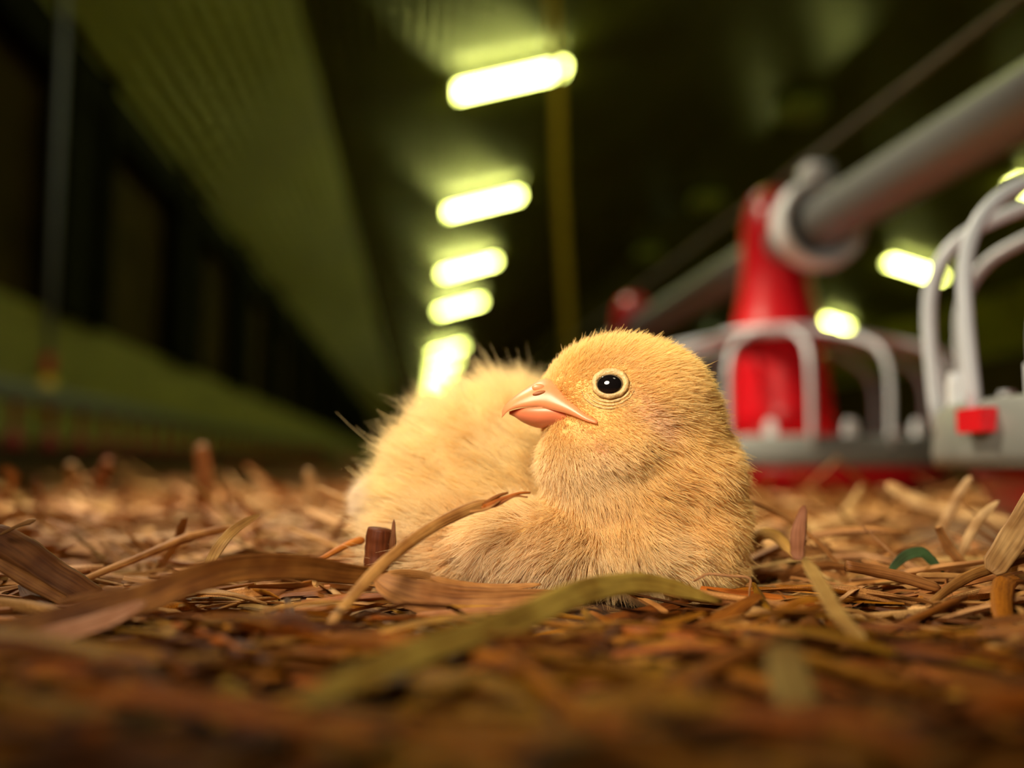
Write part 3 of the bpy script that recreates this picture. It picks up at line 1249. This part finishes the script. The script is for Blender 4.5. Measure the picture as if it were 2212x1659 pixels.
# the bent stalk crossing in front of the chick, with frayed tip
bent = piece('straw_stalk', [(688, 1392, .150), (720, 1340, .156), (765, 1285, .163), (815, 1230, .169), (880, 1175, .175), (945, 1132, .180), (1010, 1100, .183), (1060, 1084, .184)],
             [22, 24, 25, 27, 27, 25, 27, 30], (0.50, 0.27, 0.09), 'long bent straw stalk reaching up in front of the flank of the chick, frayed tip', flat=0.55, curl=0.25, twist=0.8)
for i, (pts, wv, c2) in enumerate([([(1040, 1094, .1835), (1075, 1072, .183), (1098, 1064, .183)], 13, BROWN), ([(1045, 1096, .183), (1085, 1078, .1825), (1120, 1066, .1825), (1146, 1064, .183)], 12, RUST),
                                   ([(1040, 1098, .183), (1075, 1090, .1825), (1110, 1072, .1825), (1140, 1074, .183)], 9, (0.5, 0.18, 0.05)), ([(1000, 1108, .183), (1050, 1100, .182), (1080, 1082, .182)], 8, TAN)]):
    p3 = [P(*q) - np.array(bent.location) for q in pts]
    mb = MB()
    v, f, uv = sweep(smooth_path(p3, 5), [wv * .5 * .183 / FPX * (1 - 0.5 * k / (5 * (len(p3) - 1))) for k in range(5 * (len(p3) - 1) + 1)], 8, True, 0.5, tuple(-FW), 0.6)
    mb.add(v, f, uv)
    o = mb.build('frayed_fibre', M['straw'], bent)
    o.color = (*c2, 1)

piece('straw_strip', [(-60, 1395, .140), (120, 1350, .146), (300, 1300, .152), (430, 1250, .158), (540, 1226, .164), (660, 1226, .170), (760, 1240, .176), (850, 1243, .182)], [75, 74, 70, 62, 58, 54, 44, 34],
      (0.26, 0.11, 0.025), 'broad brown arching leaf blade lying before the chick at its tail side', flat=0.16, curl=0.4, twist=0.9)
piece('straw_strip', [(-40, 1415, .136), (120, 1372, .140), (230, 1340, .144), (315, 1300, .149)], [44, 46, 42, 26], (0.60, 0.32, 0.22), 'pinkish strip painting the highlight under the broad brown blade', flat=0.2, curl=0.3)  # pale pink stands in for the highlight on the broad blade's underside
piece('straw_stalk', [(-30, 1150, .185), (50, 1195, .187), (110, 1238, .188), (170, 1275, .189), (215, 1305, .190)], [66, 70, 68, 62, 56], (0.20, 0.085, 0.03),
      'thick dark ribbed stalk slanting in from the frame edge, tail side', flat=0.35, n=14)
piece('straw_stalk', [(-20, 1205, .184), (60, 1255, .185), (150, 1305, .186)], [26, 30, 22], (0.36, 0.17, 0.06), 'narrow brown strip split off below the thick dark ribbed stalk', flat=0.35)
piece('straw_stalk', [(0, 1155, .183), (40, 1136, .183), (62, 1128, .183), (78, 1122, .183)], [7, 9, 15, 8], (0.30, 0.16, 0.06), 'thin stem with a club tip above the thick dark ribbed stalk', flat=0.6)
piece('straw_stalk', [(120, 1280, .200), (210, 1240, .206), (310, 1200, .214), (385, 1168, .222), (450, 1150, .230), (510, 1138, .236)], [14, 16, 18, 20, 20, 18], (0.52, 0.26, 0.09),
      'jointed orange straw stem with a pale knot behind the broad brown blade', flat=0.8, knots=(0.66,))
piece('straw_strip', [(445, 1235, .196), (468, 1190, .200), (500, 1150, .205), (535, 1125, .208), (562, 1112, .210)], [22, 26, 22, 16, 8], (0.48, 0.30, 0.11), 'frayed upright blade rising off the broad brown blade', flat=0.2, curl=0.3, twist=0.8)
piece('straw_stub', [(812, 1246, .205), (814, 1205, .206), (817, 1165, .206), (820, 1142, .206)], [54, 55, 54, 52], (0.17, 0.05, 0.018), 'short dark red-brown stub standing upright at the tail end of the chick', flat=0.85, n=14, taper=(1, 1))
piece('straw_splinter', [(846, 1205, .203), (849, 1165, .203), (851, 1122, .204)], [18, 14, 5], (0.20, 0.08, 0.03), 'dark pointed splinter standing beside the short dark stub', flat=0.5)
piece('straw_stalk', [(672, 1220, .205), (725, 1190, .208), (762, 1172, .211), (788, 1166, .213)], [11, 14, 17, 20], (0.55, 0.20, 0.03), 'bright orange stem tip pointing at the short dark stub', flat=0.8)
# curled leaf below the breast
curl_ = piece('curled_leaf', [(812, 1250, .179), (850, 1272, .178), (905, 1290, .178), (980, 1300, .179), (1060, 1300, .180), (1150, 1294, .182), (1235, 1290, .187), (1290, 1280, .188)], [36, 62, 72, 70, 58, 42, 24, 12],
              (0.40, 0.19, 0.07), 'brown curled leaf lying along the belly of the chick', flat=0.2, curl=0.5, twist=0.5)
p3 = [P(*q) - np.array(curl_.location) for q in [(822, 1262, .180), (840, 1244, .181), (880, 1240, .184), (930, 1248, .185), (938, 1262, .183), (900, 1262, .181)]]
mb = MB()
v, f, uv = sweep(smooth_path(p3, 6), [22 * .5 * .182 / FPX] * 31, 10, True, 0.3, tuple(-FW), 0.3)
mb.add(v, f, uv)
o = mb.build('rolled_end', M['straw'], curl_)
o.color = (0.48, 0.25, 0.09, 1)
piece('straw_stalk', [(930, 1248, .181), (1010, 1264, .182), (1090, 1268, .183), (1170, 1262, .184)], [14, 16, 16, 10], TAN, 'tan strip resting on the brown curled leaf', flat=0.4)
piece('straw_stalk', [(1080, 1325, .180), (1180, 1290, .183), (1290, 1268, .186), (1390, 1262, .187), (1480, 1276, .187), (1560, 1300, .186), (1640, 1318, .186)], [10, 16, 20, 20, 20, 20, 14], (0.44, 0.23, 0.08),
      'long tan stalk curving along the foot of the breast', flat=0.4)
piece('straw_stalk', [(900, 1328, .174), (1010, 1322, .175), (1130, 1316, .176), (1260, 1308, .178)], [12, 18, 18, 10], (0.46, 0.21, 0.09), 'straight reddish straw lying just below the brown curled leaf', flat=0.5)
piece('straw_strip', [(650, 1525, .095), (760, 1470, .103), (900, 1412, .113), (1030, 1370, .124), (1140, 1330, .136), (1235, 1288, .148), (1320, 1266, .158), (1420, 1263, .165), (1560, 1300, .168)], [50, 62, 66, 62, 60, 58, 52, 40, 26],
      (0.42, 0.31, 0.07), 'long blurred yellow-green blade rising diagonally in front of the chick', flat=0.2, curl=0.25, twist=0.5)
piece('straw_strip', [(1862, 1385, .138), (1815, 1335, .146), (1775, 1270, .156), (1738, 1205, .168)], [36, 44, 40, 28], (0.50, 0.33, 0.12), 'blurred tan blade leaning up at the breast side of the chick', flat=0.25, curl=0.3)
piece('straw_strip', [(1722, 1210, .172), (1725, 1150, .176), (1738, 1092, .178)], [30, 34, 14], (0.36, 0.16, 0.10), 'reddish upright blade tip behind the blurred tan blade', flat=0.2)
piece('straw_stalk', [(1828, 1222, .200), (1890, 1234, .200), (1960, 1250, .199), (2030, 1272, .198)], [24, 26, 26, 24], (0.33, 0.15, 0.05), 'brown hollow stem with open end lying beside the green leaf bit', flat=0.9, taper=(1, .5))
piece('straw_stalk', [(1980, 1242, .203), (2040, 1243, .203), (2110, 1246, .203)], [12, 14, 10], (0.55, 0.32, 0.13), 'thin tan straw laid over the end of the brown hollow stem', flat=0.7)
piece('straw_stalk', [(2240, 1196, .195), (2150, 1225, .192), (2080, 1252, .188), (2000, 1310, .180)], [22, 24, 24, 14], (0.34, 0.17, 0.05), 'brown stalk slanting in from the frame edge by the green leaf bit', flat=0.7)
piece('green_leaf', [(1922, 1232, .215), (1955, 1202, .216), (1990, 1194, .216), (2012, 1212, .215), (2040, 1238, .213)], [14, 22, 26, 24, 10], GREEN, 'small dark green folded leaf among the straw', flat=0.15, curl=0.3, cat='leaf')
piece('straw_stalk', [(1915, 1046, .330), (1985, 1086, .325), (2045, 1104, .320), (2120, 1118, .315), (2230, 1140, .310)], [30, 40, 38, 36, 30], (0.72, 0.50, 0.27), 'thick pale stalk lying before the nearest feeder', flat=0.5)
piece('straw_stalk', [(2030, 1150, .270), (2062, 1085, .268), (2098, 1028, .266)], [22, 22, 14], (0.72, 0.52, 0.32), 'pale stub leaning up against the thick pale stalk', flat=0.6)
piece('straw_stalk', [(2068, 1215, .235), (2098, 1150, .235), (2128, 1108, .235), (2158, 1082, .235)], [14, 20, 18, 9], (0.74, 0.54, 0.32), 'pale pointed straw standing tilted beside the green leaf bit', flat=0.4)
piece('straw_strip', [(2140, 1235, .185), (2190, 1160, .188), (2250, 1060, .190)], [52, 58, 54], (0.60, 0.40, 0.20), 'broad pale blade leaning out at the frame edge, breast side', flat=0.2, curl=0.2)
tw = piece('straw_twig', [(1498, 1256, .186), (1512, 1248, .185), (1532, 1240, .185), (1575, 1244, .185), (1618, 1249, .185), (1619, 1275, .185), (1617, 1302, .186)], [4, 5, 6, 6, 6, 5, 5], (0.55, 0.30, 0.16),
           'hair-thin twig bent at a right angle at the foot of the breast', flat=0.9)
piece('straw_stalk', [(440, 1090, .450), (440, 1020, .450), (436, 958, .450)], [46, 38, 30], (0.66, 0.38, 0.22), 'tallest blurred stub standing upright in the far litter', flat=0.5)
piece('straw_stalk', [(690, 1130, .400), (676, 1070, .400), (664, 1012, .400)], [30, 26, 20], (0.70, 0.48, 0.26), 'pale blurred stub standing upright near the tail of the chick', flat=0.5)
piece('straw_stalk', [(195, 1075, .480), (165, 1035, .480), (148, 1000, .480)], [34, 30, 22], (0.52, 0.36, 0.20), 'blurred stub leaning over in the far litter below the drinker line', flat=0.5)
piece('straw_stalk', [(210, 1060, .520), (222, 1025, .520), (236, 992, .520)], [30, 26, 22], (0.50, 0.22, 0.12), 'reddish blurred stub beside the leaning stub below the drinker line', flat=0.5)
piece('straw_strip', [(1690, 1390, .105), (1705, 1470, .103), (1735, 1540, .101), (1770, 1600, .100)], [80, 100, 95, 60], (0.48, 0.36, 0.13), 'big blurred pale blade close before the camera, breast side', flat=0.2, curl=0.2)
piece('straw_stalk', [(1618, 1178, .225), (1640, 1156, .225), (1670, 1154, .224), (1700, 1180, .222), (1725, 1205, .220)], [22, 28, 30, 26, 16], (0.68, 0.42, 0.12), 'yellow arched strip just behind the breast of the chick', flat=0.3)
piece('straw_strip', [(480, 1470, .110), (540, 1520, .106), (600, 1575, .103)], [26, 32, 20], (0.50, 0.36, 0.05), 'blurred yellow blade pointing down in the dark near litter', flat=0.25)
piece('straw_stalk', [(360, 1395, .130), (420, 1405, .129), (475, 1425, .127)], [20, 26, 14], (0.45, 0.30, 0.06), 'blurred ochre chip below the pinkish highlight strip', flat=0.3)
piece('straw_stub', [(553, 1345, .160), (556, 1375, .158), (556, 1412, .155)], [12, 14, 10], (0.34, 0.44, 0.10), 'tiny glossy green stub standing in the dark near litter', flat=0.4)
piece('straw_stalk', [(1502, 1340, .170), (1550, 1322, .172), (1605, 1298, .175)], [8, 12, 8], (0.55, 0.33, 0.15), 'thin crossing splinter below the right-angled twig', flat=0.6)
piece('straw_stalk', [(1500, 1420, .150), (1640, 1400, .152), (1760, 1330, .160)], [22, 26, 14], (0.38, 0.18, 0.06), 'rust straw slanting below the blurred tan blade', flat=0.4)
piece('straw_stalk', [(1690, 1317, .187), (1705, 1310, .187), (1722, 1302, .187)], [10, 11, 8], (0.62, 0.62, 0.22), 'tiny bright lime chip lying beside the breast', flat=0.5)
piece('straw_strip', [(130, 1660, .094), (420, 1612, .098), (760, 1640, .096)], [70, 80, 60], (0.26, 0.17, 0.05), 'wide out-of-focus brown blade along the bottom edge, tail side', flat=0.2)
piece('straw_strip', [(1050, 1560, .102), (1400, 1545, .104), (1750, 1590, .100)], [60, 66, 40], (0.34, 0.17, 0.04), 'wide out-of-focus rust blade along the bottom edge, breast side', flat=0.2)

# loose pieces scattered over the litter: a few shapes, copied
protos = []
for k in range(10):
    L = 0.5
    bendv = rng.normal(0, 0.08, 2)
    pts = []
    for i in range(7):
        t = i / 6
        pts.append((t - 0.5, bendv[0] * (t - t * t) * 4 * 0.6, abs(bendv[1]) * (t - t * t) * 4 * 0.5))
    kind = k % 3
    wd = [0.034, 0.055, 0.042][kind]
    fl2 = [0.85, 0.18, 0.4][kind]
    v, f, uv = sweep(pts, [wd * (0.5 if i in (0, 6) else 1) for i in range(7)], 8, True, fl2, (0, 0, 1), rng.normal(0, 0.5), [0, 0.35, 0][kind])
    mb = MB()
    mb.add(v, f, [(a, bq * 0.04) for a, bq in uv])
    protos.append(mb)
proto_me = [mb.mesh('straw', M['straw']) for mb in protos]
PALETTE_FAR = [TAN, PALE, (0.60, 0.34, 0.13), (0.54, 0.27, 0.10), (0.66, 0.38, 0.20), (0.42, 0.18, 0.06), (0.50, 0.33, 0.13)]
PALETTE_NEAR = [(0.44, 0.165, 0.012), BROWN, (0.46, 0.20, 0.016), DARK, RUST, (0.36, 0.19, 0.010), (0.50, 0.25, 0.03), (0.20, 0.062, 0.008), DARK]  # near straw is browner, and darkened further for the foreground shade
ccx, ccy = float(P(1230, 1250, .22)[0]), float(P(1230, 1250, .22)[1])


def in_chick(x, y):
    return ((x - ccx) / 0.052) ** 2 + ((y - ccy) / 0.038) ** 2 < 1


def scatter(r0, r1):
    while True:
        r = math.exp(random.uniform(math.log(r0), math.log(r1)))
        a = random.uniform(-0.66, 0.66) + YAW
        x, y = r * math.sin(a), r * math.cos(a)
        if not in_chick(x, y) and all(math.hypot(x - PX, y - fy) > 0.19 for fy in FEED_Y):
            return x, y, r


def pose(r, x, y):
    if random.random() < 0.55:
        yaw = -YAW + random.gauss(0, 0.35)
    else:
        yaw = random.uniform(0, math.pi)
    pit = random.gauss(0, 0.10)
    if random.random() < 0.06 and r > 0.24:
        pit = random.uniform(0.3, 0.8)
    return Matrix.Rotation(yaw, 4, 'Z') @ Matrix.Rotation(pit, 4, 'Y') @ Matrix.Rotation(random.uniform(-0.7, 0.7), 4, 'X'), pit


LAND = [(330, 1300, .150, 'the broad arching leaf'), (150, 1260, .188, 'the dark ribbed stalk'), (385, 1200, .222, 'the jointed orange stem'), (815, 1200, .206, 'the dark upright stub'),
        (720, 1340, .156, 'the bent straw stalk'), (1000, 1318, .182, 'the curled leaf'), (780, 1470, .103, 'the yellow-green blade end'), (1230, 1300, .148, 'the yellow-green blade tip'),
        (1450, 1270, .187, 'the foot of the breast'), (1618, 1270, .185, 'the right-angled twig'), (1780, 1290, .156, 'the tan leaning blade'), (1730, 1150, .176, 'the reddish upright tip'),
        (1930, 1245, .200, 'the brown hollow stem'), (2000, 1210, .215, 'the green leaf bit'), (2100, 1240, .190, 'the slanting brown stalk'), (2190, 1170, .188, 'the broad pale blade'),
        (2050, 1104, .320, 'the thick pale stalk'), (1740, 1480, .102, 'the big pale blade'), (560, 1390, .157, 'the tiny green stub'), (545, 1520, .106, 'the blurred yellow blade'),
        (440, 1090, .450, 'the tallest far stub'), (690, 1130, .400, 'the tail of the chick'), (180, 1080, .480, 'the drinker line stubs'), (1690, 1060, .700, 'the red pan'),
        (1650, 1160, .225, 'the yellow arched strip'), (420, 1612, .098, 'the wide brown blade'), (1400, 1545, .104, 'the wide rust blade'), (1640, 1390, .152, 'the slanting rust straw')]
LANDP = [(P(a, bq, c), t) for a, bq, c, t in LAND]
CNAME = {TAN: 'tan', PALE: 'pale', BROWN: 'brown', DARK: 'very dark', RUST: 'rust'}


def colour_name(c):
    if c in CNAME:
        return CNAME[c]
    r, g, bq = c
    if r > 0.58:
        return 'pale tan'
    if g / r > 0.7:
        return 'olive'
    if r < 0.25:
        return 'dark brown'
    return 'ochre' if g / r > 0.55 else 'orange brown' if g / r < 0.46 else 'light brown'


def describe(p, c, k, L, pit, yaw_x):
    q, t = min(LANDP, key=lambda e: np.linalg.norm(e[0] - p))
    dv = (p - q) @ FW
    du = (p - q) @ RT
    rel = 'in front of' if dv < -0.5 * abs(du) - 0.006 else 'behind' if dv > 0.5 * abs(du) + 0.006 else 'beside'
    way = 'leaning up' if abs(pit) > 0.28 else 'lying crosswise' if yaw_x > 0.85 else 'lying aslant' if yaw_x > 0.45 else 'pointing away'
    return '%s %s %s %s %s %s' % ('short' if L < 0.026 else 'mid-length' if L < 0.035 else 'long', colour_name(c), ('round straw', 'flat straw strip', 'slim straw')[k], way, rel, t)


ZN = {0: ('loose brown straw piece blurred in the near litter before the chick', 'near litter straws'),
      1: ('loose straw piece lying level with the chick at its tail side or breast side', 'straws level with the chick'),
      2: ('loose pale straw piece on the litter farther back than the chick', 'far litter straws')}
used = set()
for i in range(285):
    zone = 0 if i < 120 else 1 if i < 200 else 2
    r0, r1 = ((0.088, 0.165), (0.165, 0.26), (0.26, 0.62))[zone]
    for attempt in range(30):
        x, y, r = scatter(r0, r1)
        L = random.uniform(0.018, 0.042) * (1.0 if zone < 2 else 1.3)
        mtx, pit = pose(r, x, y)
        z = hgt(x, y) + random.uniform(0.0, 0.004) + abs(math.sin(pit)) * L * 0.42
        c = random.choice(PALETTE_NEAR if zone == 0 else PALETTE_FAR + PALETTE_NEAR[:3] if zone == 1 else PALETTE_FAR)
        yx = abs(float(np.array(mtx.to_3x3())[:, 0] @ RT))
        qq = np.array([x, y, z]) - CAM
        sx = CX + FPX * (qq @ RT) / (qq @ FW)
        if 620 < sx < 1330 and 0.150 < r < 0.2:
            continue
        text = describe(np.array([x, y, z]), c, (i % 10) % 3, L, pit, yx)
        if text not in used:
            break
    used.add(text)
    o = bpy.data.objects.new('straw', proto_me[i % 10])
    o.matrix_world = Matrix.Translation((x, y, z)) @ mtx @ Matrix.Diagonal((L, L * random.uniform(0.8, 1.5), L * 1.0, 1))
    k = random.uniform(0.75, 1.15)
    o.color = (c[0] * k, c[1] * k, c[2] * k, 1)
    tag(o, text, 'straw', ZN[zone][1])
    COL.objects.link(o)

# the rest of the litter: small bits past counting, one object
mass_v, mass_f, mass_uv, mass_t, off = [], [], [], [], 0
PV = []
for k in range(10):
    bend = rng.normal(0, 0.09)
    pts = [(t - 0.5, bend * (t - t * t) * 3, abs(bend) * (t - t * t)) for t in (0, 0.33, 0.67, 1)]
    wd, fl2 = [(0.034, 0.8), (0.055, 0.22), (0.042, 0.4)][k % 3]
    v, f, uv = sweep(pts, [wd * 0.6, wd, wd, wd * 0.5], 4, True, fl2, (0, 0, 1), rng.normal(0, 0.4))
    PV.append((np.array([list(p) for p in v]), f, [(a, bq * 0.04) for a, bq in uv]))
for i in range(13500):
    u = random.random()
    x, y, r = scatter(*((0.05, 0.3) if u < 0.45 else (0.25, 1.2) if u < 0.82 else (1.0, 9.0)))
    if x < XL + 0.22:
        continue
    qq = np.array([x, y, 0]) - CAM
    sx = CX + FPX * (qq @ RT) / (qq @ FW)
    if 640 < sx < 1300 and 0.155 < r < 0.2 and random.random() < 0.7:
        continue
    v, f, uv = PV[i % 10]
    L = random.uniform(0.010, 0.034) * (1 if r < 0.4 else 1.6 if r < 1.2 else 2.6)
    mtx, pit = pose(r, x, y)
    m3 = np.array(mtx.to_3x3())
    vv = (v * np.array([L, L * 1.05, L * 0.9])) @ m3.T
    vv += np.array([x, y, hgt(x, y) + random.uniform(-0.002, 0.0035) + abs(math.sin(pit)) * L * 0.4])
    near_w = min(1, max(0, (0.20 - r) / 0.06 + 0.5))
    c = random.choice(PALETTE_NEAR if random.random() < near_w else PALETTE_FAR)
    k = random.uniform(0.7, 1.15)
    mass_v.append(vv)
    mass_f.extend([tuple(q + off for q in t) for t in f])
    mass_uv.extend(uv)
    mass_t.extend([(c[0] * k, c[1] * k, c[2] * k)] * len(v))
    off += len(v)
mb = MB()
mb.v = [tuple(p) for p in np.concatenate(mass_v)]
mb.f, mb.uv, mb.tint = mass_f, mass_uv, mass_t
o = mb.build('straw_litter', M['straw_mass'], tint=True, smooth=False)
tag(o, 'chopped straw bedding covering the floor of the poultry house', 'litter', kind='stuff')
